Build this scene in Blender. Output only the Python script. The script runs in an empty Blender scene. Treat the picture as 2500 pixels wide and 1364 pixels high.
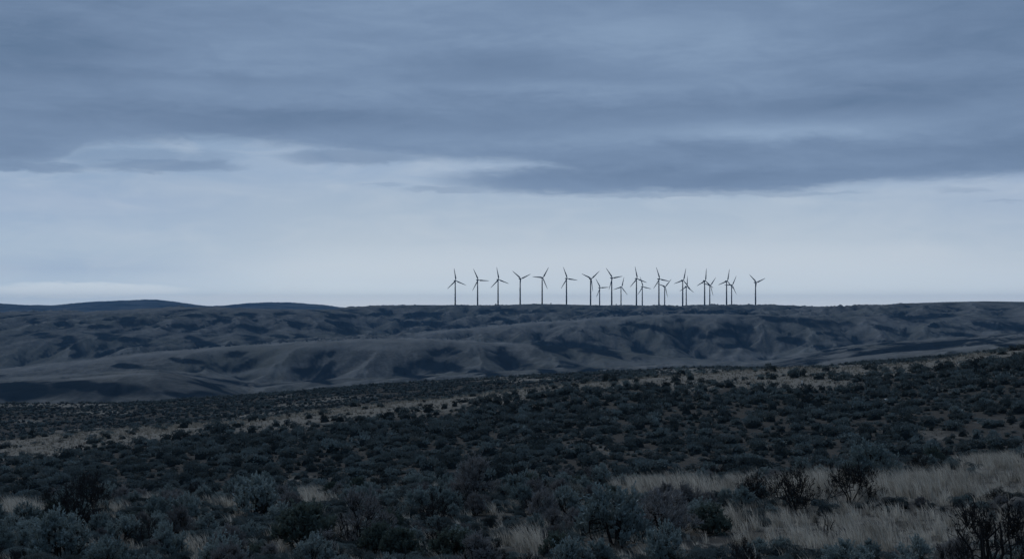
import bpy, math, random
import numpy as np
from mathutils import Vector, Matrix

R = math.radians
F = 3400.0          # focal length in photo pixels (photo 2500 wide)
CX, HY = 1250.0, 745.0
SC = bpy.context.scene
COL = SC.collection
rng = np.random.default_rng(7)
random.seed(7)

def s2l(c):
    return tuple(((v/255.0)/12.92 if v/255.0 <= 0.04045 else ((v/255.0+0.055)/1.055)**2.4) for v in c)

# ------------------------------------------------------------------ camera
cam = bpy.data.cameras.new("camera")
cam_o = bpy.data.objects.new("camera", cam); COL.objects.link(cam_o)
cam.sensor_width = 36.0
cam.lens = 36.0*F/2500.0
cam.shift_y = (HY-682.0)/2500.0
cam.clip_start = 0.1; cam.clip_end = 40000
cam_o.location = (0, 0, 0); cam_o.rotation_euler = (R(90), 0, 0)
SC.camera = cam_o

# ------------------------------------------------------------------ colour management
SC.view_settings.view_transform = 'Standard'
SC.view_settings.look = 'None'
SC.view_settings.exposure = 0.0
SC.view_settings.gamma = 1.0
SC.cycles.use_denoising = True
SC.cycles.max_bounces = 5
SC.cycles.diffuse_bounces = 3

# ------------------------------------------------------------------ sun (dusk light through cloud)
SUN_EL, SUN_AZ = 40.0, -30.0     # degrees; azimuth from the view direction, to the right
sun = bpy.data.lights.new("sun", 'SUN'); sun_o = bpy.data.objects.new("sun", sun); COL.objects.link(sun_o)
sun.energy = 1.4; sun.angle = R(14); sun.color = (0.92, 0.95, 1.0)
sd = Vector((math.sin(R(SUN_AZ))*math.cos(R(SUN_EL)), math.cos(R(SUN_AZ))*math.cos(R(SUN_EL)), math.sin(R(SUN_EL))))
sun_o.rotation_euler = sd.to_track_quat('Z', 'Y').to_euler()

# ------------------------------------------------------------------ world: dusk sky with a cloud deck
world = bpy.data.worlds.new("World"); SC.world = world; world.use_nodes = True
WT = world.node_tree; WT.nodes.clear()

class E:
    """a little wrapper that writes math nodes from python expressions"""
    T = WT
    def __init__(s, sock): s.s = sock
    @staticmethod
    def m(op, *a, clamp=False):
        n = E.T.nodes.new('ShaderNodeMath'); n.operation = op; n.use_clamp = clamp
        for i, v in enumerate(a):
            if isinstance(v, E): E.T.links.new(v.s, n.inputs[i])
            else: n.inputs[i].default_value = float(v)
        return E(n.outputs[0])
    def __add__(s, o): return E.m('ADD', s, o)
    __radd__ = __add__
    def __sub__(s, o): return E.m('SUBTRACT', s, o)
    def __rsub__(s, o): return E.m('SUBTRACT', o, s)
    def __mul__(s, o): return E.m('MULTIPLY', s, o)
    __rmul__ = __mul__
    def __truediv__(s, o): return E.m('DIVIDE', s, o)
    def exp(s): return E.m('POWER', 2.718281828, s)
    def clamp(s): return E.m('MULTIPLY', s, 1.0, clamp=True)
    def step(s, a, b, o0=0.0, o1=1.0):
        n = E.T.nodes.new('ShaderNodeMapRange'); n.interpolation_type = 'SMOOTHSTEP'; n.clamp = True
        E.T.links.new(s.s, n.inputs['Value'])
        for k, v in (('From Min', a), ('From Max', b), ('To Min', o0), ('To Max', o1)): n.inputs[k].default_value = v
        return E(n.outputs[0])

def comb(x, y, z=0.0):
    n = E.T.nodes.new('ShaderNodeCombineXYZ')
    for i, v in enumerate((x, y, z)):
        if isinstance(v, E): E.T.links.new(v.s, n.inputs[i])
        else: n.inputs[i].default_value = v
    return E(n.outputs[0])
def noise(vec, scale, detail=4, rough=0.5, dist=0.0):
    n = E.T.nodes.new('ShaderNodeTexNoise'); n.inputs['Scale'].default_value = scale
    n.inputs['Detail'].default_value = detail; n.inputs['Roughness'].default_value = rough
    n.inputs['Distortion'].default_value = dist
    if vec is not None: E.T.links.new(vec.s, n.inputs['Vector'])
    return E(n.outputs[0])
def mixc(f, a, b):
    n = E.T.nodes.new('ShaderNodeMix'); n.data_type = 'RGBA'
    if isinstance(f, E): E.T.links.new(f.s, n.inputs[0])
    else: n.inputs[0].default_value = f
    for i, v in ((6, a), (7, b)):
        if isinstance(v, E): E.T.links.new(v.s, n.inputs[i])
        else: n.inputs[i].default_value = (*v, 1)
    return E(n.outputs[2])
def ramp(f, stops):
    n = E.T.nodes.new('ShaderNodeValToRGB'); cr = n.color_ramp; cr.interpolation = 'EASE' if len(stops) < 3 else 'LINEAR'
    while len(cr.elements) < len(stops): cr.elements.new(0.5)
    for e, (p, c) in zip(cr.elements, stops): e.position = p; e.color = (*c, 1)
    E.T.links.new(f.s, n.inputs[0]); return E(n.outputs[0])

def AZ(px): return math.atan((px-CX)/F)
def EL(px, py): return math.atan((HY-py)/F*math.cos(AZ(px)))

tc = WT.nodes.new('ShaderNodeTexCoord')
sx = WT.nodes.new('ShaderNodeSeparateXYZ'); WT.links.new(tc.outputs['Generated'], sx.inputs[0])
X, Y, Z = (E(o) for o in sx.outputs)
az = E.m('ARCTAN2', X, Y)                                    # heading, 0 = north (+Y)
el = E.m('ARCTAN2', Z, E.m('SQRT', X*X+Y*Y))                 # elevation
K = F
na = comb(az*6.0, el*34.0)                                   # stretched flat like stratus
na2 = comb(az*9.0, el*34.0, 3.1)
n_big = noise(na, 1.0, 5, 0.5, 0.3)
n_mid = noise(na2, 1.7, 6, 0.55, 0.7)
n_fine = noise(comb(az*24.0, el*120.0, 7.7), 2.0, 6, 0.62, 0.6)
warp_el = el + (n_big-0.5)*0.010 + (n_mid-0.5)*0.005 + (n_fine-0.5)*0.0085

# clear band under the deck: gradient over elevation (0..12.5 deg mapped to 0..1)
def ep(py): return EL(CX, py)/0.22
band = ramp(el/0.22, [(0.0, s2l((230, 236, 243))), (ep(715), s2l((220, 231, 241))), (ep(685), s2l((208, 220, 233))), (ep(640), s2l((199, 211, 225))),
                      (ep(590), s2l((184, 198, 215))), (ep(500), s2l((169, 186, 208))), (ep(420), s2l((157, 177, 205))),
                      (ep(300), s2l((140, 162, 192))), (1.0, s2l((122, 147, 180)))])
band_l = ramp(el/0.22, [(0.0, s2l((212, 224, 237))), (ep(715), s2l((196, 213, 231))), (ep(660), s2l((168, 187, 212))), (ep(610), s2l((170, 189, 212))),
                        (ep(500), s2l((156, 176, 205))), (ep(420), s2l((146, 169, 199))), (1.0, s2l((118, 144, 178)))])
band_r = ramp(el/0.22, [(0.0, s2l((222, 229, 239))), (ep(715), s2l((208, 219, 232))), (ep(640), s2l((182, 196, 214))), (ep(590), s2l((170, 187, 209))), (ep(500), s2l((160, 178, 206))), (1.0, s2l((118, 144, 178)))])
azl = az + (n_big-0.5)*0.12
band = mixc(azl.step(AZ(900), AZ(150)), band, band_l)
# soft glow of the hidden sun above the ridge
gl = ((az-AZ(1700))/0.21); ge = ((el-EL(CX, 640))/0.017)
glow = (0.0-(gl*gl+ge*ge)).exp()
band = mixc(azl.step(AZ(1900), AZ(2700), 0.0, 0.75), band, band_r)
band = mixc(glow*0.5, band, s2l((203, 211, 224)))
# faint veils in the band
band = mixc(((n_mid-0.44)*1.5).clamp()*0.55, band, s2l((206, 213, 224)))

def blob(px, py, hw, hh, soft=1.0, w=None):
    """a soft lens shaped cloud at a heading and an elevation"""
    da = (az-AZ(px)+(n_mid-0.5)*0.02)/(hw/F); de = ((warp_el if w is None else w)-EL(px, py))/(hh/F)
    d = da*da+de*de
    return d.step(1.0+0.55*soft, 1.0-0.75*soft)
def mx(a, b): return E.m('MAXIMUM', a, b)

# lower edge of the deck, elevation over heading
edge = [(-400, 405), (0, 402), (130, 395), (230, 352), (330, 346), (700, 352), (880, 372), (1000, 384), (1150, 392), (1290, 400),
        (1400, 425), (1560, 466), (1900, 470), (2000, 458), (2080, 444), (2300, 436), (2500, 427), (2900, 420)]
fc = WT.nodes.new('ShaderNodeFloatCurve'); cu = fc.mapping.curves[0]
AZ0, AZ1 = AZ(-400), AZ(2900)
pts = [((AZ(p)-AZ0)/(AZ1-AZ0), EL(p, q)/0.22) for p, q in edge]
while len(cu.points) < len(pts): cu.points.new(0.5, 0.5)
for p, (a, b) in zip(cu.points, pts): p.location = (a, b); p.handle_type = 'AUTO'
fc.mapping.use_clip = False; fc.mapping.update()
azn = ((az-AZ0)/(AZ1-AZ0)).clamp(); WT.links.new(azn.s, fc.inputs['Value'])
edge_el = E(fc.outputs[0])*0.22
deck = (warp_el-edge_el).step(-0.0042, 0.0060)
lens = blob(1430, 438, 340, 36, 1.15)
lens = mx(lens, blob(390, 402, 190, 17, 1.2)*0.75)
lens = mx(lens, blob(860, 382, 170, 22, 1.0)*0.7)
lens = mx(lens, blob(60, 402, 150, 14, 1.0)*0.85)
lens = mx(lens, blob(300, 380, 240, 26, 1.2)*0.45)
lens = mx(lens, blob(1110, 463, 120, 9, 1.2)*0.4)
lens = mx(lens, blob(935, 447, 60, 4, 1.3)*0.2)
lens = mx(lens, blob(2360, 461, 60, 8, 1.3)*0.3)
lens = mx(lens, blob(2450, 492, 50, 5, 1.3)*0.2)
lens = mx(lens, blob(1700, 474, 380, 8, 1.2)*0.45)
cover = mx(deck, lens)
# deck tone
tone = ((n_big-0.5)*0.60 + (n_mid-0.5)*0.45 + (n_fine-0.5)*0.16 + 0.53)
# some long light streaks and dark bellies, plus lens vignetting painted into the top corners, where the photograph has them
def streak(px, py, hw, hh, amp):
    da = (az-AZ(px))/(hw/F); de = (warp_el-EL(px, py))/(hh/F)
    return (0.0-(da*da+de*de)).exp()*amp
for a in ((1900, 312, 330, 20, .24), (1700, 335, 500, 18, .2), (600, 110, 300, 30, .06), (1750, 100, 420, 40, .16), (1480, 70, 300, 40, .10), (700, 150, 230, 26, .10),
          (620, 290, 650, 28, -.22), (2200, 235, 350, 45, -.20), (1850, 425, 480, 22, -.18), (1500, 270, 500, 22, -.12), (1250, 140, 250, 40, -.12),
          (2250, 370, 300, 22, -.12), (250, 110, 300, 40, -.18), (2480, 40, 230, 150, -.30), (0, 40, 240, 150, -.30), (500, 190, 500, 14, -.12), (1300, 215, 400, 18, .16)):
    tone = tone + streak(*a)
deckc = ramp(tone.clamp(), [(0.0, s2l((88, 113, 145))), (0.3, s2l((107, 129, 161))), (0.55, s2l((119, 141, 173))), (0.8, s2l((132, 154, 185))), (1.0, s2l((146, 168, 198)))])
sky = mixc(cover, band, deckc)
# bright silver rim under the deck
rim = (warp_el-edge_el).step(-0.020, -0.002)*(1.0-cover)*((n_mid-0.40)*2.0).clamp()
sky = mixc(rim*0.22, sky, s2l((186, 201, 220)))
# pale low clouds just above the hills on the left
low = mx(blob(210, 706, 230, 18, 0.9)*0.8, mx(blob(620, 727, 320, 11, 1.0)*0.65, blob(60, 712, 150, 10, 1.0)*0.6))
sky = mixc(low*0.8, sky, s2l((224, 232, 241)))
# unseen sky shaped for its light, brighter overhead, darker behind, dull ground below
up = mixc(Y.step(-0.55, 0.45), s2l((88, 112, 142)), s2l((136, 164, 200)))
sky = mixc(el.step(0.22, 0.7), sky, up)
sky = mixc(Y.step(-0.05, -0.6)*el.step(0.9, 0.3), sky, s2l((78, 102, 132)))
nis = WT.nodes.new('ShaderNodeTexSky'); nis.sky_type = 'NISHITA'; nis.sun_disc = False
nis.sun_elevation = R(SUN_EL); nis.sun_rotation = R(SUN_AZ); nis.air_density = 1.0; nis.dust_density = 1.0
vm = WT.nodes.new('ShaderNodeVectorMath'); vm.operation = 'SCALE'; WT.links.new(nis.outputs[0], vm.inputs[0]); vm.inputs['Scale'].default_value = 0.06
sky = mixc(0.012, sky, E(vm.outputs[0]))
tint = WT.nodes.new('ShaderNodeVectorMath'); tint.operation = 'MULTIPLY'; WT.links.new(sky.s, tint.inputs[0]); tint.inputs[1].default_value = (0.998, 1.008, 0.980)
sky = E(tint.outputs[0])
sky = mixc(el.step(-0.002, -0.02), sky, (0.02, 0.024, 0.03))
bg = WT.nodes.new('ShaderNodeBackground'); WT.links.new(sky.s, bg.inputs['Color']); bg.inputs['Strength'].default_value = 1.0
wo = WT.nodes.new('ShaderNodeOutputWorld'); WT.links.new(bg.outputs[0], wo.inputs[0])

# ------------------------------------------------------------------ numpy noise
def _hash(ix, iy, s):
    h = (ix.astype(np.int64)*374761393 + iy.astype(np.int64)*668265263 + s*974634777) & 0xFFFFFFFF
    h = ((h ^ (h >> 13))*1274126177) & 0xFFFFFFFF
    return ((h ^ (h >> 16)) & 0xFFFF)/65535.0
def gn(x, y, s=0):
    ix = np.floor(x); iy = np.floor(y); fx = x-ix; fy = y-iy
    ux = fx*fx*fx*(fx*(fx*6-15)+10); uy = fy*fy*fy*(fy*(fy*6-15)+10)
    def g(dx, dy):
        a = _hash(ix+dx, iy+dy, s)*6.2831853
        return np.cos(a)*(fx-dx)+np.sin(a)*(fy-dy)
    a = g(0, 0); b = g(1, 0); c = g(0, 1); d = g(1, 1)
    return ((a+(b-a)*ux)*(1-uy)+(c+(d-c)*ux)*uy)*1.5
def fbm(x, y, s=0, o=4, g=0.5):
    t = 0; a = 1.0
    for i in range(o):
        t = t+a*gn(x*2**i, y*2**i, s+i*17); a *= g
    return t
def sst(x, a, b):
    t = np.clip((x-a)/(b-a), 0, 1); return t*t*(3-2*t)

# ------------------------------------------------------------------ terrain: depth profiles over heading
PXG = np.arange(-2400, 4901, 4.0)
def tab(pts, sig=22):
    v = np.interp(PXG, [p for p, _ in pts], [q for _, q in pts])
    k = np.arange(-int(sig*3/4)-1, int(sig*3/4)+2)*4.0; w = np.exp(-(k/sig)**2/2); w /= w.sum()
    return np.convolve(np.pad(v, len(k)//2, mode='edge'), w, mode='valid')
L1 = tab([(-600, 1258), (0, 1240), (500, 1218), (1000, 1200), (1500, 1186), (2000, 1163), (2500, 1122), (3100, 1090)], 80)
L3 = tab([(-700, 1140), (0, 1083), (200, 1064), (500, 1036), (800, 1007), (1000, 988), (1200, 966), (1400, 945), (1600, 926), (1800, 914),
          (2000, 908), (2150, 900), (2300, 882), (2450, 860), (2600, 848), (3200, 820)], 40)
L5 = tab([(-700, 1000), (0, 986), (300, 985), (500, 973), (700, 958), (900, 941), (1100, 929), (1300, 918), (1500, 909), (1640, 902), (1760, 899),
          (1900, 903), (2000, 900), (2100, 887), (2300, 874), (2420, 864), (2520, 855), (3200, 840)], 18)
LA = tab([(-700, 960), (0, 937), (100, 931), (180, 925), (260, 918), (350, 911), (400, 915), (480, 932), (550, 955), (620, 974), (750, 968), (900, 955),
          (1100, 942), (1300, 930), (1500, 922), (1700, 915), (1820, 914), (1900, 906), (1960, 896), (2050, 880), (2150, 868), (2300, 855), (2500, 834), (3200, 800)], 14)
LA2 = tab([(-700, 940), (0, 926), (200, 912), (350, 904), (500, 915), (620, 935), (800, 925), (1000, 915), (1200, 906), (1500, 897), (1700, 893), (1800, 906),
           (1880, 893), (2000, 868), (2100, 852), (2200, 842), (2350, 831), (2500, 820), (3200, 790)], 14)
LB = tab([(-700, 930), (0, 903), (100, 893), (200, 883), (330, 866), (520, 850), (700, 838), (830, 830), (1000, 826), (1150, 832), (1300, 843), (1450, 852),
          (1600, 868), (1700, 878), (1800, 884), (1900, 876), (2000, 860), (2100, 845), (2200, 835), (2500, 815), (3200, 785)], 16)
LC = tab([(-700, 815), (0, 812), (300, 812), (600, 815), (800, 823), (900, 830), (960, 826), (1050, 812), (1150, 802), (1250, 792), (1350, 785), (1450, 779),
          (1550, 773), (1650, 769), (1800, 768), (2000, 772), (2200, 776), (2500, 774), (3200, 770)], 16)
LC2 = tab([(-700, 790), (0, 790), (300, 784), (600, 785), (800, 802), (900, 832), (1000, 828), (1250, 802), (1550, 785), (1700, 780), (1900, 774),
           (2050, 764), (2200, 758), (2500, 756), (3200, 750)], 20)
LD = tab([(-700, 770), (0, 765), (200, 762), (300, 757), (420, 751), (520, 750), (600, 753), (700, 755), (790, 756), (850, 752), (900, 747), (1000, 744.5),
          (1100, 744.5), (1190, 745.2), (1240, 744.3), (1275, 742.5), (1325, 741.5), (1400, 743.5), (1480, 745.3), (1516, 744), (1550, 744.6), (1600, 746.6), (1672, 748.4),
          (1700, 745.6), (1790, 745), (1900, 744.5), (2000, 748.5), (2060, 749.6), (2130, 745.8), (2200, 740.5), (2300, 737.5), (2400, 735.2), (2500, 736.5), (3200, 742)], 8)
DD = tab([(-700, 3600), (700, 3700), (950, 4390), (1950, 4390), (2300, 3800), (3200, 3700)], 60)
L51 = tab([(-700, 780), (780, 778), (950, 757), (1900, 756), (2150, 765), (3200, 765)], 50)
L68 = tab([(-700, 768), (0, 762), (800, 772), (1000, 785), (3200, 790)], 60)
LE = tab([(-700, 735), (0, 740), (35, 742), (130, 744.5), (200, 739), (280, 733.5), (365, 732), (430, 737.5), (500, 746), (560, 745), (640, 740), (720, 741),
          (800, 747), (860, 753), (950, 765), (1100, 775), (3200, 775)], 14)
def zc(d, y): return (HY-y)/F*d
one = np.ones_like(PXG)
NODES = [(one*0.5, one*-1.7), (one*10, one*-3.0), (one*22, one*-5.2)]
for d, y in ((36, 1366-(PXG-CX)*0.012), (62, L1), (82, L1+26), (105, L1+1), (200, L3), (260, L3+24), (340, L3+8), (640, L5), (850, L5+36),
             (1040, L5+34), (1200, LA), (1330, LA+16), (1470, LA2+30), (1650, LA2), (1760, LA2+10), (1850, LA2+8), (2100, LB), (2280, LB+20), (2480, LB+22),
             (3000, LC), (3250, LC2), (None, LD), (5160, L51), (6800, L68), (9000, LE), (12000, LE+34), (18000, LE+26)):
    dd = DD if d is None else one*d
    NODES.append((dd, zc(dd, np.maximum(y, -9e9))))
ND = np.array([n[0] for n in NODES]); NZ = np.array([n[1] for n in NODES])
h_ = np.diff(ND, axis=0); dl = np.diff(NZ, axis=0)/h_
NM = np.zeros_like(NZ); NM[0] = dl[0]; NM[-1] = dl[-1]
for i in range(1, len(NZ)-1):
    a, b = dl[i-1], dl[i]; w1 = 2*h_[i]+h_[i-1]; w2 = h_[i]+2*h_[i-1]
    ok = a*b > 0
    NM[i] = np.where(ok, (w1+w2)/(w1/np.where(ok, a, 1)+w2/np.where(ok, b, 1)), 0)

def polar(X, Y):
    th = np.arctan2(X, Y); r = np.hypot(X, Y)
    c = np.cos(np.minimum(np.abs(th), R(45)))
    px = CX+F*np.tan(np.clip(th, -R(37), R(37)))
    s = sst(np.abs(th), R(50), R(180)); px = px*(1-s)+CX*s
    return px, r*c
def gullies(X, Y, gx, gy):
    """branching gullies that run down the slope (gx, gy): height field and gully mask"""
    H = np.zeros(X.shape); M = np.zeros(X.shape); f = 1/98.0; amp = 1.0
    sx, sy = gx.copy(), gy.copy()
    for o in range(5):
        x, y = X*f+13.7*o, Y*f*0.72+5.1*o
        L = np.hypot(sx, sy)+1e-6; nx, ny = -sy/L, sx/L           # across the slope
        ix = np.floor(x); iy = np.floor(y); C = np.zeros(X.shape); S = np.zeros(X.shape); W = np.zeros(X.shape)
        for a in (-1, 0, 1):
            for b_ in (-1, 0, 1):
                jx = _hash(ix+a, iy+b_, 201+o); jy = _hash(ix+a, iy+b_, 301+o)
                vx = x-(ix+a+jx); vy = y-(iy+b_+jy); w = np.exp(-(vx*vx+vy*vy)*1.9)
                ph = (vx*nx+vy*ny)*5.2; C += w*np.cos(ph); S += w*np.sin(ph); W += w
        C /= W+1e-6; S /= W+1e-6; q = np.hypot(C, S)+1e-6; k = np.clip(q*1.6, 0, 1)
        c = C/q*k; s_ = S/q*k
        H += amp*c; M += (amp if o < 2 else amp*1.5)*np.clip(-c, 0, 1)
        g = amp*5.2*0.055; sx = sx-s_*nx*g; sy = sy-s_*ny*g
        f *= 2.0; amp *= 0.52
    return H, M
def hill_gullies(X, Y):
    e = 14.0
    z0 = height(X, Y, True, False); zx = height(X+e, Y, True, False); zy = height(X, Y+e, True, False)
    return gullies(X, Y, (zx-z0)/e+0.02, (zy-z0)/e+0.03)
def height(X, Y, full=True, eros=None):
    X = np.asarray(X, float); Y = np.asarray(Y, float)
    px, d = polar(X, Y)
    fi = np.clip((px-PXG[0])/4.0, 0, len(PXG)-1.001); i0 = fi.astype(int); ft = fi-i0
    lo = np.zeros(X.shape, int)
    for k in range(1, len(NZ)-1):
        dk = ND[k][i0]*(1-ft)+ND[k][i0+1]*ft
        lo = np.where(d >= dk, k, lo)
    def at(Tb, k): return Tb[k, i0]*(1-ft)+Tb[k, i0+1]*ft
    d0 = at(ND, lo); d1 = at(ND, lo+1); z0 = at(NZ, lo); z1 = at(NZ, lo+1); m0 = at(NM, lo); m1 = at(NM, lo+1)
    hh = d1-d0; t = np.clip((d-d0)/hh, 0, 1)
    z = (2*t**3-3*t**2+1)*z0+(t**3-2*t**2+t)*hh*m0+(-2*t**3+3*t**2)*z1+(t**3-t**2)*hh*m1
    if full:
        nearw = 1-sst(d, 70, 95)
        z = z+nearw*sst(d, 3, 20)*(0.16*fbm(X/5, Y/5, 3, 3)+0.05*gn(X/0.9, Y/0.9, 9))
        sl = sst(d, 85, 120)*(1-sst(d, 420, 900))
        z = z+sl*(0.55*fbm(X/26, Y/26, 5, 3)*(0.6+d/500)+0.10*gn(X/2.2, Y/2.2, 8))
        fw = sst(d, 750, 1150)
        dd_ = np.interp(px, PXG, DD); keep = 1-np.exp(-((d-dd_)/np.interp(px, [1900, 2150], [300.0, 520.0]))**2)
        keep = keep*(1-0.8*sst(d, 5000, 7000))
        for dc in (1200, 1650, 2100, 3000): keep = keep*(1-0.68*np.exp(-((d-dc)/(0.042*dc))**2))     # smooth windswept crests
        amp = np.clip(d/2400, 0.35, 1.35)
        roll = 7.0*fbm(X/420, Y/420, 61, 3)
        z = z+fw*keep*amp*roll
        if eros is None: eros = fw.max() > 0
        if eros:
            hgt, _ = hill_gullies(X, Y)
            z = z+fw*keep*amp*5.2*hgt
        z = z+fw*(1-keep)*(0.5*fbm(X/90, Y/90, 63, 3)+0.35*gn(X/17, Y/40, 65))
        z = z+sst(d, 6500, 8000)*10*fbm(X/700, Y/700, 67, 4)
    return z
def project(X, Y, Z):
    Yc = np.maximum(Y, 0.5)
    return CX+F*X/Yc, HY-F*Z/Yc

def ell(px, py, L):
    """soft union of (x, y, half width, half height, strength[, tilt]) patches"""
    t = np.zeros(px.shape)
    for e in L:
        x, y, a, b, s = e[:5]; k = e[5] if len(e) > 5 else 0.0
        dx = px-x; dy = (py-y)-k*dx
        t = np.maximum(t, s*np.exp(-((dx/a)**2+(dy/b)**2)**1.3))
    return t

G_FG = [(1650, 1200, 170, 24, 1), (2000, 1195, 140, 32, 1), (2250, 1196, 250, 42, .86), (2470, 1178, 130, 44, .8), (2150, 1305, 440, 74, .78), (1760, 1300, 180, 60, .62),
        (1560, 1345, 170, 30, .65), (60, 1245, 80, 20, .9), (390, 1215, 70, 13, .8), (760, 1222, 60, 20, .8), (480, 1352, 80, 22, .6), (1285, 1335, 70, 22, .9),
        (700, 1345, 50, 26, .7), (2420, 1125, 110, 32, .9), (1830, 1180, 60, 25, .8), (2450, 1300, 200, 60, .6), (1990, 1290, 40, 16, .8), (2240, 1290, 40, 22, .8), (2350, 1330, 50, 20, .8), (1830, 1330, 60, 22, .8), (870, 1300, 60, 20, .55), (1050, 1345, 70, 22, .6), (300, 1345, 60, 20, .55), (1190, 1262, 70, 14, .55), (560, 1240, 110, 12, .55), (260, 1245, 80, 12, .6), (120, 1330, 40, 14, .5), (1330, 1285, 50, 12, .5)]
G_SL = [(120, 1098, 170, 20, .9, -.10), (330, 1068, 160, 12, .9, -.1), (1000, 990, 120, 10, .9, -.08), (1650, 940, 150, 17, .8), (1890, 930, 230, 20, .85), (1750, 907, 170, 10, .8), (2250, 890, 150, 9, .9, -.12),
        (700, 1172, 130, 18, .5), (1450, 1095, 150, 20, .45), (1700, 1125, 70, 20, .3), (2260, 1060, 150, 14, .5), (2440, 1035, 110, 22, .32), (2200, 985, 90, 10, .3)]
G_FS = [(150, 988, 170, 5, .9), (250, 1006, 80, 4, .7), (60, 1028, 50, 4, .6), (1250, 924, 170, 6, .5), (1700, 905, 180, 9, .7), (560, 1012, 60, 4, .5), (2080, 893, 90, 8, .5)]
def grassy(X, Y, Z, raw=False):
    px, py = project(X, Y, Z); _, d = polar(X, Y)
    w1 = gn(X/3.1, Y/3.1, 71)*14; w2 = gn(X/2.0+7, Y/2.0, 73)*8
    fg = (1-sst(d, 66, 78))*ell(px+w1*2, py+w2, G_FG)*(1.22 if raw else np.clip(0.55+1.05*fbm(X/2.4, Y/1.5, 79, 4), 0.05, 1.3))
    l3 = np.interp(px, PXG, L3); dy = py-l3
    wd = np.interp(px, [-500, 0, 400, 1000, 1300, 1600, 2050, 2300, 2500], [30, 30, 21, 16, 8, 13, 13, 8, 7])
    n = fbm(X/26, Y/8, 75, 4)
    crest = np.exp(-np.clip(dy-12+n*18, 0, None)/wd)*sst(n+np.interp(px, [0, 900, 1300], [0.55, 0.45, 0.0]), -0.95, 0.05)
    band = sst(d, 84, 100)*(1-sst(d, 290, 330))
    sl = band*np.maximum(crest, ell(px+n*40, py+n*10, G_SL))
    fs = sst(d, 310, 340)*(0.16+0.35*sst(fbm(X/40, Y/60, 77, 3), 0.15, 0.7)+ell(px, py, G_FS))
    return np.clip(fg+sl+fs, 0, 1)

V_HILL = [(155, 792, 24, 14), (75, 785, 32, 7), (240, 797, 50, 6), (110, 818, 36, 8), (165, 838, 26, 22), (188, 862, 26, 14), (290, 825, 85, 10), (330, 785, 34, 12), (385, 800, 34, 7),
          (450, 800, 34, 8), (545, 780, 30, 10), (605, 830, 36, 14), (625, 800, 40, 7), (510, 842, 30, 11), (470, 828, 30, 9), (685, 822, 24, 8), (740, 820, 20, 6), (600, 768, 30, 5), (690, 765, 40, 5),
          (840, 790, 32, 7), (850, 812, 34, 14), (830, 770, 46, 6), (60, 952, 90, 28), (200, 942, 70, 18), (300, 952, 110, 22), (430, 965, 60, 9), (490, 962, 50, 12), (40, 973, 24, 7),
          (310, 893, 45, 8), (460, 880, 55, 7), (730, 905, 46, 12), (790, 930, 34, 9), (525, 942, 30, 9), (915, 768, 46, 6), (1040, 768, 70, 8), (1010, 790, 36, 7), (1065, 792, 36, 10), (1115, 797, 34, 7),
          (1250, 760, 80, 6), (1235, 782, 46, 6), (1500, 764, 90, 7), (1350, 843, 70, 13), (1440, 850, 70, 15), (1570, 856, 36, 10), (1600, 800, 46, 9), (1685, 806, 46, 13), (1060, 890, 46, 13),
          (1115, 897, 30, 13), (980, 905, 36, 9), (1250, 880, 52, 14), (1190, 915, 52, 13), (1340, 905, 30, 9), (1385, 890, 46, 10), (1450, 908, 26, 9), (1020, 920, 46, 8), (1890, 777, 36, 7),
          (1990, 790, 90, 12), (2055, 790, 36, 11), (2020, 815, 32, 8), (2035, 830, 32, 8), (1930, 830, 46, 11), (1990, 850, 60, 8), (1810, 800, 46, 12), (1770, 812, 60, 9), (1700, 816, 66, 10),
          (1780, 846, 70, 8), (2220, 775, 56, 9), (2280, 770, 66, 7), (2385, 790, 26, 11), (2430, 796, 60, 11), (2490, 802, 40, 11), (2300, 796, 56, 7), (2160, 800, 50, 6), (2350, 816, 50, 6), (2100, 858, 70, 10, 1.0),
          (2250, 848, 120, 9), (2420, 835, 110, 8), (1960, 882, 60, 9), (1620, 770, 120, 6), (1750, 762, 110, 4), (350, 840, 40, 6), (720, 790, 46, 6), (480, 770, 30, 5)]
V_HILL = [(x, y, a, b, 1.0, 0.14 if y > 776 and x > 250 else 0.0) for x, y, a, b in (v[:4] for v in V_HILL)]

# polar sheet
th_in = np.linspace(-R(23), R(23), 1000)
th_out = np.concatenate([np.linspace(-math.pi, -R(60), 40, endpoint=False), np.linspace(-R(60), -R(23), 60, endpoint=False)])
TH = np.concatenate([th_out, th_in, -th_out[::-1][:-1]])           # full circle, last column wraps
rows = [1.0]
while rows[-1] < 17500:
    r = rows[-1]; rows.append(r*(1.03 if r < 25 else 1.011 if r < 700 else 1.0042 if r < 5600 else 1.015))
RR = np.array(rows)
i_g = int(np.searchsorted(RR, 800)); i_h = int(np.searchsorted(RR, 6300))

def link(name, me, parent=None):
    o = bpy.data.objects.new(name, me); COL.objects.link(o)
    if parent: o.parent = parent
    return o
def tag(o, label=None, cat=None, group=None, kind=None):
    if label: o['label'] = label
    if cat: o['category'] = cat
    if group: o['group'] = group
    if kind: o['kind'] = kind
    return o
def np_mesh(name, V, loops, starts, smooth=False, attrs=None):
    me = bpy.data.meshes.new(name)
    V = np.ascontiguousarray(V, np.float32); loops = np.ascontiguousarray(loops, np.int32); starts = np.ascontiguousarray(starts, np.int32)
    me.vertices.add(len(V)); me.vertices.foreach_set('co', V.ravel())
    me.loops.add(len(loops)); me.loops.foreach_set('vertex_index', loops)
    me.polygons.add(len(starts)); me.polygons.foreach_set('loop_start', starts)
    me.polygons.foreach_set('use_smooth', np.full(len(starts), smooth, bool))
    for k, a in (attrs or {}).items():
        at = me.attributes.new(k, 'FLOAT', 'POINT'); at.data.foreach_set('value', np.ascontiguousarray(a, np.float32))
    me.update(calc_edges=True); me.validate()
    return me

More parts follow.
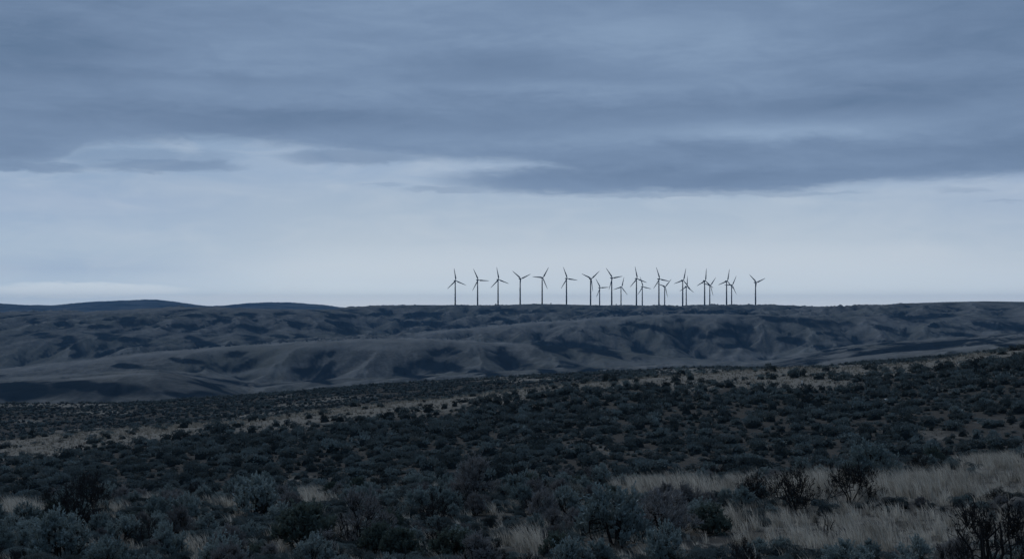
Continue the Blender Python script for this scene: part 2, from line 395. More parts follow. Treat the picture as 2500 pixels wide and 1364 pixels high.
NT = len(TH)
def sheet(name, i0, i1, attrfn, mat, kind='structure'):
    rr = RR[i0:i1+1]; n = len(rr)
    X = (rr[:, None]*np.sin(TH)[None]).ravel(); Y = (rr[:, None]*np.cos(TH)[None]).ravel()
    Z = height(X, Y)
    idx = np.arange(n*NT).reshape(n, NT); nx = np.roll(idx, -1, axis=1)
    q = np.stack([idx[:-1], nx[:-1], nx[1:], idx[1:]], -1).reshape(-1, 4)[:, ::-1]
    V = np.stack([X, Y, Z], 1); loops = q.ravel(); st = np.arange(0, len(loops), 4)
    if i0 == 0:   # close the small hole under the camera
        V = np.vstack([V, [[0, 0, -1.7]]]); c = len(V)-1
        t = np.stack([idx[0], np.full(NT, c), nx[0]], 1)
        st = np.concatenate([st, len(loops)+np.arange(NT)*3]); loops = np.concatenate([loops, t.ravel()])
        X, Y, Z = V.T
    me = np_mesh(name, V, loops, st, True, attrfn(X, Y, Z))
    me.materials.append(mat)
    o = link(name, me); o['kind'] = kind
    return o

# ------------------------------------------------------------------ materials
def new_mat(name):
    m = bpy.data.materials.new(name); m.use_nodes = True; E.T = m.node_tree
    b = m.node_tree.nodes['Principled BSDF']; b.inputs['Roughness'].default_value = 0.9
    b.inputs['Specular IOR Level'].default_value = 0.0
    return m, b
def attr(n):
    a = E.T.nodes.new('ShaderNodeAttribute'); a.attribute_name = n; return E(a.outputs['Fac'])
def pos(): return E(E.T.nodes.new('ShaderNodeNewGeometry').outputs['Position'])
def objco(): return E(E.T.nodes.new('ShaderNodeTexCoord').outputs['Object'])
def orand(): return E(E.T.nodes.new('ShaderNodeObjectInfo').outputs['Random'])
def setc(b, c): E.T.links.new(c.s, b.inputs['Base Color'])
def translucent(b, c, f):
    """thin blades and leaves let some light through"""
    t = E.T.nodes.new('ShaderNodeBsdfTranslucent'); E.T.links.new(c.s, t.inputs['Color'])
    m = E.T.nodes.new('ShaderNodeMixShader'); m.inputs[0].default_value = f
    E.T.links.new(b.outputs[0], m.inputs[1]); E.T.links.new(t.outputs[0], m.inputs[2])
    o = next(n for n in E.T.nodes if n.type == 'OUTPUT_MATERIAL'); E.T.links.new(m.outputs[0], o.inputs['Surface'])
def bump(b, h, dist, st=0.6):
    n = E.T.nodes.new('ShaderNodeBump'); n.inputs['Distance'].default_value = dist; n.inputs['Strength'].default_value = st
    E.T.links.new(h.s, n.inputs['Height']); E.T.links.new(n.outputs[0], b.inputs['Normal'])

m_ground, b = new_mat('dry_steppe_soil')
p = pos(); g = attr('grass')
n1 = noise(p, 0.9, 6, 0.6); n2 = noise(p, 7.0, 5, 0.65); n3 = noise(p, 0.12, 4, 0.5)
soil = mixc(n2, (0.036, 0.034, 0.031), (0.084, 0.078, 0.070))
straw = mixc(n2, (0.10, 0.092, 0.080), (0.21, 0.195, 0.170))
f = (g*1.15+(n1-0.5)*0.7+(n2-0.5)*0.5).step(0.25, 0.75)
setc(b, mixc(f, soil, straw)); bump(b, n2, 0.06, 0.7)

m_hill, b = new_mat('dry_grass_hillside')
p = pos(); v = attr('veg_shade')
n1 = noise(p, 0.012, 6, 0.6); n2 = noise(p, 0.06, 6, 0.65); n3 = noise(p, 0.004, 4, 0.5)
n4 = noise(p, 0.22, 4, 0.7)
gr = mixc((n2*0.55+n4*0.45).step(0.34, 0.66), (0.062, 0.065, 0.065), (0.136, 0.136, 0.132))
gr = mixc(n3.step(0.42, 0.65)*0.5, gr, (0.085, 0.089, 0.078))
gr = mixc((attr('soft')*(0.4+n2*0.9)).clamp()*0.72, gr, (0.022, 0.032, 0.041))  # painted shade tone, darkening the grass by the soft mask
gr = mixc((attr('dry')*(0.45+n2)).clamp(), gr, (0.160, 0.162, 0.160))
br = mixc(n2, (0.005, 0.013, 0.022), (0.020, 0.030, 0.040))
f = (v+(n1-0.5)*0.40+(n2-0.5)*0.40).step(0.24, 0.66)
setc(b, mixc(f*0.95, gr, br))

m_mount, b = new_mat('distant_mountain_slope')
p = pos(); n1 = noise(p, 0.0042, 8, 0.65)
n2 = noise(p, 0.006, 6, 0.65)
setc(b, mixc((n1*0.5+n2*0.5).step(0.42, 0.58), (0.022, 0.034, 0.046), (0.072, 0.080, 0.088)))

def leaf_mat(name, lo, hi, use_attr=False, twig=None):
    m, b = new_mat(name)
    r = attr('tint') if use_attr else orand()
    n = noise(objco() if not use_attr else pos(), 9.0, 3, 0.6)
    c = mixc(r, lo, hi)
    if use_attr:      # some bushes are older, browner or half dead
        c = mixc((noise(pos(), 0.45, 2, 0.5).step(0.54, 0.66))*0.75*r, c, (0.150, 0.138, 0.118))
    hsv = E.T.nodes.new('ShaderNodeHueSaturation'); E.T.links.new(c.s, hsv.inputs['Color'])
    vv = n*0.9+0.55
    E.T.links.new(vv.s, hsv.inputs['Value'])
    setc(b, E(hsv.outputs[0])); translucent(b, E(hsv.outputs[0]), 0.10); return m
m_leaf = leaf_mat('sage_leaf_blue_grey', (0.195, 0.235, 0.225), (0.310, 0.350, 0.330))
m_green = leaf_mat('brush_leaf_dull_green', (0.098, 0.120, 0.098), (0.148, 0.170, 0.138))
m_twig = leaf_mat('sage_twig_brown_grey', (0.160, 0.152, 0.146), (0.268, 0.254, 0.242))
m_pale = leaf_mat('seeded_brush_pale', (0.23, 0.225, 0.19), (0.26, 0.25, 0.21))
m_bare = leaf_mat('bare_twig_dark', (0.028, 0.027, 0.027), (0.042, 0.040, 0.040))
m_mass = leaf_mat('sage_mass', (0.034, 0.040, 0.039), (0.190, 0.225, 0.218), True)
m_wood, b = new_mat('sage_bark')
setc(b, mixc(noise(objco(), 30, 4), (0.022, 0.020, 0.019), (0.055, 0.050, 0.047)))
m_grass, b = new_mat('straw_blade')
r = attr('tint'); c = mixc(r, (0.19, 0.172, 0.142), (0.585, 0.545, 0.470)); setc(b, c); translucent(b, c, 0.38)
m_tower, b = new_mat('backlit_dark_steel')
setc(b, mixc(noise(objco(), 0.2, 3), (0.008, 0.010, 0.014), (0.013, 0.015, 0.019))); b.inputs['Roughness'].default_value = 0.6  # backlit silhouette of white turbines put into the base colour
m_rock, b = new_mat('weathered_rock')
n = noise(objco(), 6.0, 6, 0.65); setc(b, mixc(n, (0.050, 0.048, 0.045), (0.125, 0.118, 0.108))); bump(b, n, 0.04)
m_drock, b = new_mat('dark_lichen_rock')
n = noise(objco(), 6.0, 6, 0.65); setc(b, mixc(n, (0.018, 0.02, 0.02), (0.06, 0.06, 0.055))); bump(b, n, 0.04)
m_white, b = new_mat('bleached_surface')
setc(b, mixc(noise(objco(), 14, 4), (0.55, 0.54, 0.52), (0.75, 0.74, 0.71)))
m_ridge, b = new_mat('ridge_juniper')
setc(b, mixc(noise(objco(), 1.0, 4), (0.020, 0.026, 0.026), (0.040, 0.046, 0.044)))

# ------------------------------------------------------------------ the ground, the hills, the mountains
def a_ground(X, Y, Z): return {'grass': grassy(X, Y, Z)}
def a_hill(X, Y, Z):
    px, py = project(X, Y, Z); _, d = polar(X, Y)
    hgt, gm = hill_gullies(X, Y)
    e = 10.0; ax = -(height(X+e, Y)-Z)/e; ay = -(height(X, Y+e)-Z)/e      # which way the slope faces
    asp = sst(ax*0.8-ay*0.35, 0.02, 0.16)  # painted shade mask: slopes turned right and toward the viewer
    w = fbm(X/120, Y/200, 81, 4); w2 = fbm(X/38, Y/60, 85, 4)
    pat = ell(px+w*20+w2*14, py+fbm(X/80, Y/130, 83, 5)*3.6, V_HILL)+0.22*w2
    nat = np.clip(0.52*gm+0.36*asp*(0.6+0.5*gm)+w*0.34+w2*0.34-0.26, 0, 1)  # gully brush, with the aspect term adding painted shade
    thin = 0.62+0.38*sst(w+w2*0.8, -0.7, 0.2)
    face = ell(px, py, [(200, 955, 420, 30, .55), (2250, 846, 330, 13, 1.0, -.10), (1950, 882, 150, 13, 1.0, -.2), (1350, 762, 520, 9, .35), (1000, 780, 200, 14, .3)])
    toe = np.zeros_like(px)        # brush tone darkened for contrast at the foot of each slope, just beyond the crest in front of it
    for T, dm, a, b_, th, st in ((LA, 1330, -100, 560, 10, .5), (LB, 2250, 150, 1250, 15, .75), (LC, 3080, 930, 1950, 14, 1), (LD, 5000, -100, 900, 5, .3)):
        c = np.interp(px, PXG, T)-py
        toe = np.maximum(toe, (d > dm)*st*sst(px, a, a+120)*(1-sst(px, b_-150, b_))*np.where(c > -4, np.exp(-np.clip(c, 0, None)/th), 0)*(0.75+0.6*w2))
    veg_shade = np.clip(np.maximum.reduce([pat*thin, nat*0.9, face*(0.8+0.4*w), toe]), 0, 1)
    dry = np.zeros_like(px)
    for T, a, b_, th, st in ((LA, 90, 440, 5, 1), (LA, 1930, 2520, 7, .7), (LB, -50, 1350, 11, .95), (LC, 930, 1850, 9, 1), (LD, 150, 780, 5, .4)):
        c = np.interp(px, PXG, T); dp = py-c
        dry = np.maximum(dry, st*sst(px, a, a+90)*(1-sst(px, b_-120, b_))*np.where(dp > -2.5, np.exp(-np.clip(dp, 0, None)/th), 0)*(0.75+0.5*w2))
    dry = np.maximum(dry, ell(px+w*20, py+w2*3, [(120, 893, 190, 7, .7, -.12), (100, 920, 130, 4, .6, -.06), (650, 905, 160, 8, .5, -.1), (830, 845, 260, 9, .5), (1600, 885, 220, 10, .45), (1850, 870, 130, 8, .5), (1480, 790, 240, 6, .5, -.07), (2140, 800, 120, 12, .35)]))
    soft = np.clip(0.62*gm+0.55*asp+0.30*w+0.30*w2+0.45*toe+0.5*pat*thin-0.08, 0, 1)     # thin brush, plus shade painted into gullies and right-facing slopes
    dry = np.maximum(dry, 0.55*sst(hgt+0.4*w2, 0.35, 1.2)*(1-asp))  # pale highlight painted on convex ribs, left off the darkened aspect
    dry = np.clip(dry, 0, 1)
    return {'veg_shade': veg_shade*(1-0.85*dry), 'dry': dry, 'soft': soft*(1-0.7*dry)}
ground = sheet('ground', 0, i_g, a_ground, m_ground)
hills = sheet('hills', i_g, i_h, a_hill, m_hill)
mountains = sheet('mountains', i_h, len(RR)-1, lambda X, Y, Z: {}, m_mount)

def hz(x, y): return float(height(np.array([x]), np.array([y]))[0])
def ground_at(px, py, d0=30.0, d1=75.0):
    """nearest ground point that shows at photo position px, py within a depth range"""
    d = np.linspace(d0, d1, 900); x = (px-CX)/F*d; z = height(x, d); _, row = project(x, d, z)
    k = np.argmax(row <= py) if (row <= py).any() else len(d)-1
    return float(x[k]), float(d[k]), float(z[k])

# ------------------------------------------------------------------ mesh building helpers
class MB:
    def __init__(s): s.v = []; s.f = []
    def tube(s, pts, rad, n=4):
        pts = [Vector(p) for p in pts]; base = len(s.v); up = Vector((0.31, 0.17, 0.93))
        for i, p in enumerate(pts):
            t = (pts[min(i+1, len(pts)-1)]-pts[max(i-1, 0)]); t = t.normalized() if t.length > 1e-9 else Vector((0, 0, 1))
            a = t.cross(up)
            if a.length < 1e-3: a = t.cross(Vector((1, 0, 0)))
            a.normalize(); b_ = t.cross(a)
            for k in range(n):
                q = 2*math.pi*k/n; s.v.append(tuple(p+(a*math.cos(q)+b_*math.sin(q))*rad[i]))
        for i in range(len(pts)-1):
            for k in range(n):
                a0 = base+i*n+k; a1 = base+i*n+(k+1) % n
                s.f.append((a0, a1, a1+n, a0+n))
        s.f.append(tuple(base+(len(pts)-1)*n+k for k in range(n))); s.f.append(tuple(base+k for k in reversed(range(n))))
    def leaf(s, p, d, L, w):
        d = d.normalized(); a = d.cross(Vector((random.gauss(0, 1), random.gauss(0, 1), random.gauss(0, 1))))
        if a.length < 1e-4: return
        a.normalize(); b0 = len(s.v)
        s.v += [tuple(p), tuple(p+d*L*0.55+a*w*0.5), tuple(p+d*L), tuple(p+d*L*0.55-a*w*0.5)]
        s.f.append((b0, b0+1, b0+2, b0+3))
    def tri(s, p, d, L, w):
        d = d.normalized(); a = d.cross(Vector((random.gauss(0, 1), random.gauss(0, 1), random.gauss(0, 1))))
        if a.length < 1e-4: return
        a.normalize(); b0 = len(s.v)
        s.v += [tuple(p-a*w*0.5), tuple(p+a*w*0.5), tuple(p+d*L)]
        s.f.append((b0, b0+1, b0+2))
    def lathe(s, prof, n=16, axis='Z'):
        base = len(s.v)
        for (r, z) in prof:
            for k in range(n):
                q = 2*math.pi*k/n; s.v.append((r*math.cos(q), r*math.sin(q), z))
        for i in range(len(prof)-1):
            for k in range(n):
                a0 = base+i*n+k; a1 = base+i*n+(k+1) % n
                s.f.append((a0, a1, a1+n, a0+n))
        s.f.append(tuple(base+k for k in reversed(range(n)))); s.f.append(tuple(base+(len(prof)-1)*n+k for k in range(n)))
    def mesh(s, name, mat, smooth=False):
        me = bpy.data.meshes.new(name); me.from_pydata(s.v, [], s.f); me.materials.append(mat)
        me.polygons.foreach_set('use_smooth', [smooth]*len(me.polygons)); me.update()
        return me

def rv(s=1.0): return Vector((random.gauss(0, s), random.gauss(0, s), random.gauss(0, s)))
def wig(p0, p1, n, amp, sag=0.0):
    out = []; off = rv(amp)
    for i in range(n+1):
        t = i/n; q = p0.lerp(p1, t)+off*math.sin(math.pi*t)+(rv(amp*0.35) if 0 < i < n else Vector())
        q.z += sag*math.sin(math.pi*t); out.append(q)
    return out

def sage_proto(seed, W=1.15, H=0.95, nmain=7, nclump=24, ntip=9, nleaf=16, lw=0.019, ll=0.07, spread=1.0, fork=False, skew=0.0):
    """a sagebrush: crooked woody stems fan out from one foot, sub branches carry clumps of upright leafy twigs"""
    random.seed(seed); wood = MB(); lf = MB()
    mains = []
    for i in range(nmain):
        a = 2*math.pi*(i+random.uniform(-.3, .3))/nmain
        el_ = random.uniform(0.55, 1.35) if not fork else random.uniform(0.6, 1.0)
        tip = Vector((math.cos(a)*math.cos(el_)*W*0.42*spread+skew*0.2, math.sin(a)*math.cos(el_)*W*0.42*spread, H*(0.36+0.34*math.sin(el_))))
        p = wig(Vector((math.cos(a)*0.03, math.sin(a)*0.03, -0.06)), tip, 6, 0.05, -0.03)
        r0 = random.uniform(0.016, 0.03); wood.tube(p, [r0*(1-0.75*k/6)+0.003 for k in range(7)], 5); mains.append(p)
    for c in range(nclump):
        a = random.uniform(0, 2*math.pi); s_ = random.random()**0.6
        rad = s_*W*0.5*random.uniform(0.82, 1.12)
        top = H*(1-0.62*(s_**2.2))*(random.uniform(0.80, 1.06) if c % 3 else random.uniform(0.45, 0.8))
        cc = Vector((math.cos(a)*rad+skew*top*0.5, math.sin(a)*rad, top-0.10))
        best = min((q for p in mains for q in p[2:]), key=lambda q: (q-cc).length+0.5*abs(cc.z-0.2-q.z))
        sub = wig(best, cc-Vector((0, 0, 0.09)), 4, 0.03, -0.02)
        wood.tube(sub, [0.009, 0.008, 0.007, 0.006, 0.004], 4)
        for t in range(ntip):
            st = sub[random.choice((2, 3, 4))]
            out = Vector((cc.x, cc.y, 0))*0.45+Vector((0, 0, 1.0))+rv(0.34)
            out.normalize(); L = random.uniform(0.12, 0.30)*(H/0.95)
            tp = st+rv(0.045)+out*L
            tw = wig(st, tp, 3, 0.012)
            wood.tube(tw, [0.0042, 0.0038, 0.003, 0.0018], 3)
            for k in range(nleaf):
                u = random.uniform(0.25, 1.0)**0.7; i0 = min(2, int(u*3)); q = tw[i0].lerp(tw[i0+1], u*3-i0)
                d = out*1.0+rv(0.42); lf.leaf(q+rv(0.008), d, ll*random.uniform(0.6, 1.25), lw*random.uniform(0.7, 1.3))
    return wood, lf

def lump_proto(seed, nleaf=230, core=True, W=1.2, H=0.85, lw=0.085, ll=0.15):
    """a sagebrush as it reads at a hundred metres: a dense dark heart and a ragged shell of leaf sprays"""
    random.seed(seed); mb = MB()
    lob = [(random.uniform(0, 6.28), random.uniform(0.1, 0.42)*W, random.uniform(0.25, 0.62)*H, random.uniform(0.24, 0.40)) for _ in range(7)]
    if core:
        n, m = 9, 5; base = len(mb.v)
        for j in range(m):
            e = (j/(m-1))*1.35
            for i in range(n):
                a = 2*math.pi*i/n; k = random.uniform(0.72, 0.96)
                mb.v.append((math.cos(a)*math.cos(e)*W*0.42*k, math.sin(a)*math.cos(e)*W*0.42*k, -0.05+math.sin(e)*H*0.80*k))
        for j in range(m-1):
            for i in range(n):
                a0 = base+j*n+i; a1 = base+j*n+(i+1) % n; mb.f.append((a0, a1, a1+n, a0+n))
        mb.f.append(tuple(base+(m-1)*n+i for i in range(n)))
    mb.core = len(mb.v)
    for k in range(nleaf):
        a, r_, z_, s_ = random.choice(lob)
        d = rv(); d.z = abs(d.z)*1.25-0.05; d.normalize()
        p = Vector((math.cos(a)*r_, math.sin(a)*r_, z_))+Vector((d.x*s_*W*0.62, d.y*s_*W*0.62, d.z*s_*H*0.75))
        p.z = max(p.z, 0.02)
        mb.tri(p, d*0.7+Vector((0, 0, 0.75))+rv(0.3), ll*random.uniform(0.6, 1.3), lw*random.uniform(0.6, 1.2))
    return mb

# ------------------------------------------------------------------ wind turbines
HUB_H, BL = 80.0, 40.5
def make_turbine():
    root = bpy.data.objects.new('wind_turbine', None); COL.objects.link(root)
    t = MB(); t.lathe([(2.55, 0), (2.6, 0.4), (2.35, 1.0), (2.2, 20), (1.95, 45), (1.65, 68), (1.5, HUB_H-1.9)], 20)
    link('tower', t.mesh('tower', m_tower, True), root)
    # nacelle: rounded box running along local -Y (nose) to +Y (tail)
    n = MB(); prof = [(-2.9, 1.15, 1.25), (-2.0, 1.75, 1.75), (1.0, 1.9, 1.95), (4.5, 1.8, 1.85), (6.4, 1.55, 1.45), (6.9, 1.0, 0.95)]
    for (y, hx, hz_) in prof:
        for k in range(16):
            q = 2*math.pi*k/16; cx, sz = math.cos(q), math.sin(q)
            n.v.append((math.copysign(abs(cx)**0.5, cx)*hx, y, HUB_H+0.15+math.copysign(abs(sz)**0.5, sz)*hz_))
    for i in range(len(prof)-1):
        for k in range(16):
            a0 = i*16+k; a1 = i*16+(k+1) % 16; n.f.append((a0, a1, a1+16, a0+16))
    n.f.append(tuple(reversed(range(16)))); n.f.append(tuple((len(prof)-1)*16+k for k in range(16)))
    n.tube([(0.5, 5.6, HUB_H+2.0), (0.5, 5.6, HUB_H+3.4)], [0.12, 0.08], 6)
    link('nacelle', n.mesh('nacelle', m_tower, True), root)
    h = MB(); h.lathe([(1.3, 0), (1.65, 0.7), (1.65, 1.9), (1.2, 2.9), (0.5, 3.5), (0.05, 3.65)], 16)
    hub = link('hub', h.mesh('hub', m_tower, True), root)
    hub.location = (0, -2.7, HUB_H); hub.rotation_euler = (R(90), 0, 0)
    # one blade along +X, airfoil sections
    bl = MB(); sec = [(0.8, 0.85, 0.85, 0), (3.0, 0.95, 0.8, 8), (7.5, 2.2, 0.6, 14), (12, 2.0, 0.5, 11), (20, 1.6, 0.36, 7), (30, 1.12, 0.24, 3), (37, 0.7, 0.14, 1), (BL, 0.14, 0.04, 0)]
    for (x, ch, th, tw) in sec:
        for k in range(10):
            q = 2*math.pi*k/10; c = ch*math.cos(q)-ch*0.25*(0 if x < 4 else 1); y = th*math.sin(q)
            a = R(tw); bl.v.append((x, c*math.sin(a)+y*math.cos(a), c*math.cos(a)-y*math.sin(a)))
    for i in range(len(sec)-1):
        for k in range(10):
            a0 = i*10+k; a1 = i*10+(k+1) % 10; bl.f.append((a0, a1, a1+10, a0+10))
    bl.f.append(tuple(reversed(range(10)))); bl.f.append(tuple((len(sec)-1)*10+k for k in range(10)))
    me = bl.mesh('blade', m_tower, True)
    for k in range(3):
        o = link('blade', me, root); o.location = (0, -4.1, HUB_H)
    return root
YAW = R(33)
def theta_of(tip, hub):
    return math.atan2(-(tip[1]-hub[1]), (tip[0]-hub[0])/math.cos(YAW))
# hub position and one blade tip read off the photograph, row (0 front, 1 back), what sets it apart
TURB = [
 ((1113, 685), (1108.4, 653.4), 0, 'leftmost wind turbine of the row, standing alone at its end'),
 ((1167.7, 683.5), (1155.5, 655.6), 0, 'second wind turbine from the left, one blade level to the right'),
 ((1217.7, 682.2), (1212.4, 651.5), 0, 'third wind turbine from the left, beside small dark bushes on the ridge'),
 ((1271.7, 680.3), (1251.5, 662), 0, 'fourth wind turbine from the left, two blades raised in a V'),
 ((1325.4, 677.7), (1340.7, 650.2), 0, 'fifth wind turbine from the left, right of the low knoll'),
 ((1384.9, 679.7), (1373.8, 649), 0, 'sixth wind turbine from the left, last before the crowded part'),
 ((1443.8, 680.2), (1464.6, 660.7), 0, 'tall wind turbine just left of the first shorter one, blades in a Y'),
 ((1465.6, 702), (1453.3, 679.4), 1, 'leftmost of the shorter wind turbines standing behind the ridge'),
 ((1495.4, 678.4), (1477.6, 652.4), 0, 'tall wind turbine between the two leftmost shorter ones'),
 ((1517.8, 700.7), (1524.4, 673.7), 1, 'shorter wind turbine rising from the small mound on the ridge'),
 ((1555.8, 680.2), (1549.5, 647.9), 0, 'tall wind turbine with the highest blade tip, right of the small mound'),
 ((1569.8, 699.9), (1562, 674.4), 1, 'third shorter wind turbine from the left, one blade level to the right'),
 ((1610.7, 681), (1600.7, 649.4), 0, 'tall wind turbine at the left of the fourth close pair'),
 ((1624.4, 699.6), (1639.8, 681), 1, 'fourth shorter wind turbine from the left, a blade raised to the right'),
 ((1668.8, 684.2), (1675.6, 651.8), 0, 'tall wind turbine in the lowest dip of the ridge line'),
 ((1677.2, 699.2), (1678.6, 670.8), 1, 'shorter wind turbine in the dip, one blade straight up'),
 ((1722.4, 685.2), (1724.8, 652.6), 0, 'tall wind turbine just right of the dip, one blade straight up'),
 ((1734.6, 696.4), (1748.4, 677.4), 1, 'shorter wind turbine of the second pair from the right'),
 ((1776, 686.2), (1781.8, 654.4), 0, 'tall wind turbine of the rightmost close pair'),
 ((1788, 695.8), (1800.4, 669.6), 1, 'shorter wind turbine of the rightmost close pair, second from right end'),
 ((1846.8, 689.4), (1830, 672.8), 0, 'rightmost wind turbine, standing alone past the last pair'),
]
proto_t = make_turbine()
def copy_thing(o):
    c = o.copy(); COL.objects.link(c)
    for ch in o.children:
        d = ch.copy(); COL.objects.link(d); d.parent = c
        for g_ in ch.children:
            e = g_.copy(); COL.objects.link(e); e.parent = d
    return c
for i, (hub, tip, back, lab) in enumerate(TURB):
    D = 5160.0 if back else 4390.0
    o = proto_t if i == 0 else copy_thing(proto_t)
    hx = (hub[0]-CX)/F*D; hzv = (HY-hub[1])/F*D
    tx, ty = hx-4.1*math.sin(YAW), D+4.1*math.cos(YAW)
    gz = hz(tx, ty)-0.6
    o.location = (tx, ty, gz); o.rotation_euler = (0, 0, YAW)
    hh = hzv-gz; th = theta_of(tip, hub); k = 0
    for ch in o.children:
        nm = ch.name.split('.')[0]
        if nm == 'tower': ch.scale = (1, 1, (hh-1.7)/(HUB_H-1.9))
        elif nm == 'nacelle': ch.location.z = hh-HUB_H
        else:
            ch.location.z = hh
            if nm == 'blade':
                ch.rotation_euler = (0, -(th+k*2*math.pi/3), 0); k += 1
    tag(o, lab, 'wind turbine', 'wind turbines along the ridge')

# small dark trees and scrub on the skyline
def skyline_shrub(px, py_top, wpx, lab, seed, depth=4375.0, tall=1.0):
    random.seed(seed); x = (px-CX)/F*depth; gz = hz(x, depth); h = max(2.2, (HY-py_top)/F*depth-gz); w = wpx/F*depth
    root = bpy.data.objects.new('juniper', None); COL.objects.link(root); root.location = (x, depth, gz)
    t = MB(); t.tube([(0, 0, -0.4), (0.1, 0, h*0.35), (0, 0.1, h*0.75)], [0.35, 0.25, 0.1], 6); link('trunk', t.mesh('trunk', m_wood), root)
    c = MB()
    for k in range(260):
        u = random.random(); a = random.uniform(0, 6.28); r = w*0.5*math.sqrt(random.random())*(1-u**1.6*0.85)
        c.tri(Vector((math.cos(a)*r, math.sin(a)*r, h*(0.05+0.85*u))), Vector((math.cos(a)*.5, math.sin(a)*.5, 1))+rv(0.4), h*0.16, h*0.14)
    link('crown', c.mesh('crown', m_ridge), root)
    tag(root, lab, 'tree', 'junipers on the ridge line')
for a in ((1125.3, 742.3, 3.4, 'small dark juniper on the ridge just right of the leftmost turbine', 1), (1210.5, 740.8, 5.5, 'rounded dark juniper against the foot of the third turbine', 2),
          (1227, 742.6, 2.2, 'tiny dark juniper just right of the third turbine', 3), (1236, 742.4, 3.6, 'low wide juniper between the third and fourth turbines', 4),
          (1345, 738.8, 3.2, 'pointed dark juniper just right of the fifth turbine', 5), (1504.2, 740.9, 2.2, 'slim dark juniper left of the small mound', 6)):
    skyline_shrub(*a)

# ------------------------------------------------------------------ sagebrush
STY = {  # leaf material, prototypes
 'leafy': dict(mat=m_leaf, n=6, kw=dict(nclump=34, ntip=10, nleaf=20, lw=0.024)),
 'green': dict(mat=m_green, n=2, kw=dict(W=1.0, H=0.72, nclump=34, ntip=10, nleaf=20, lw=0.024)),
 'twiggy': dict(mat=m_twig, n=4, kw=dict(W=1.2, H=0.95, nmain=9, nclump=36, ntip=13, nleaf=13, lw=0.013, ll=0.10)),
 'bare': dict(mat=m_bare, n=2, kw=dict(W=1.25, H=1.0, nmain=8, nclump=26, ntip=12, nleaf=6, lw=0.012, ll=0.07)),
 'forked': dict(mat=m_bare, n=1, kw=dict(W=1.5, H=1.0, nmain=5, nclump=28, ntip=13, nleaf=8, lw=0.012, ll=0.07, fork=True, spread=1.2)),
 'dead': dict(mat=m_bare, n=1, kw=dict(W=0.8, H=0.8, nmain=5, nclump=7, ntip=6, nleaf=2, lw=0.010, ll=0.06)),
 'pale': dict(mat=m_pale, n=1, kw=dict(W=0.8, H=0.75, nmain=8, nclump=26, ntip=9, nleaf=16, lw=0.016, ll=0.05)),
 'lean': dict(mat=m_twig, n=1, kw=dict(W=1.2, H=1.0, nmain=8, nclump=26, ntip=11, nleaf=9, lw=0.011, ll=0.085, skew=0.5)),
}
LOOK = {'leafy': 'blue-grey leafy sagebrush', 'green': 'dull green leafy brush', 'twiggy': 'brown-grey twiggy sagebrush', 'bare': 'dark bare-twigged sagebrush',
        'forked': 'dark forked sagebrush', 'dead': 'small dead shrub', 'pale': 'pale round shrub', 'lean': 'leaning grey sagebrush'}
NAME = {'green': 'rabbitbrush'}
PROTO = {}
for s_i, (st, q) in enumerate(STY.items()):
    PROTO[st] = []
    for k in range(q['n']):
        w_, l_ = sage_proto(100+s_i*10+k, **q['kw'])
        PROTO[st].append((w_.mesh('stem', m_wood), l_.mesh('foliage', q['mat'])))
def put_shrub(st, x, y, z, sc, rz, lab=None, sz=1.0):
    wm, lm = PROTO[st][random.randrange(len(PROTO[st]))]
    root = bpy.data.objects.new(NAME.get(st, 'sagebrush'), None); COL.objects.link(root)
    root.location = (x, y, z); root.rotation_euler = (0, 0, rz); root.scale = (sc, sc, sc*sz)
    link('stem', wm, root); link('foliage', lm, root)
    tag(root, lab, 'shrub', 'shrubs of the near sage thicket'); return root

random.seed(21)
placed = []     # (x, y, radius)
items = []      # root, style, x, y, z, height
LAND = [  # style, photo x, photo y of the foot, width in photo px, label
 ('forked', 2078, 1228, 150, 'dark forked sagebrush on two bare trunks standing in the pale grass'),
 ('bare', 2415, 1405, 250, 'big dark bare shrub cut by the bottom edge near the right corner'),
 ('dead', 2012, 1308, 75, 'small dead spiky shrub alone in the grass below the forked sagebrush'),
 ('bare', 1940, 1250, 140, 'dark twiggy sagebrush in the grass directly left of the forked one'),
 ('leafy', 1500, 1335, 185, 'tall sagebrush with bare crooked trunks at the edge of the grass, centre right'),
 ('twiggy', 1620, 1312, 150, 'open sagebrush with curved stems just right of the tall crooked one'),
 ('green', 1735, 1302, 105, 'low dark green brush in the grass between the curved stems and the dead shrub'),
 ('pale', 1408, 1240, 66, 'pale round shrub shining among dark sagebrush near the middle'),
 ('bare', 190, 1300, 165, 'dark sagebrush with stems fanning from a black hollow near the left edge'),
 ('leafy', 150, 1372, 150, 'blue-grey sagebrush showing three thin upright trunks, bottom left corner'),
 ('lean', 875, 1335, 170, 'dark leaning sagebrush left of the white flower stalk'),
 ('green', 750, 1345, 165, 'rounded dull green leafy brush left of the leaning sagebrush'),
 ('twiggy', 1160, 1215, 120, 'upright twiggy sagebrush at the back of the thicket, picture centre'),
 ('green', 1110, 1372, 120, 'dull green brush cut by the bottom edge left of the centre grass tuft'),
 ('leafy', 620, 1262, 118, 'wide leafy sagebrush below the pale grass tuft, left of centre'),
 ('bare', 225, 1243, 110, 'dark upright sagebrush at the thicket edge against the far slope, left'),
 ('bare', 1840, 1225, 90, 'small dark ragged sagebrush in front of the pale grass stripe'),
 ('leafy', 2120, 1176, 120, 'leafy sagebrush just behind the tall grass, right of the forked one'),
]
for st, px, py, wpx, lab in LAND:
    x, y, z = ground_at(px, py); w = wpx/F*y; sc = w/STY[st]['kw'].get('W', 1.15)
    o = put_shrub(st, x, y, z-0.02, sc, random.uniform(0, 6.28), lab)
    placed.append((x, y, w*0.42)); items.append((o, st, x, y, z, sc, lab))
tries = 0
cand = np.stack([rng.uniform(-0.40, 0.40, 14000), np.sqrt(rng.uniform(31.5**2, 67**2, 14000))], 1)
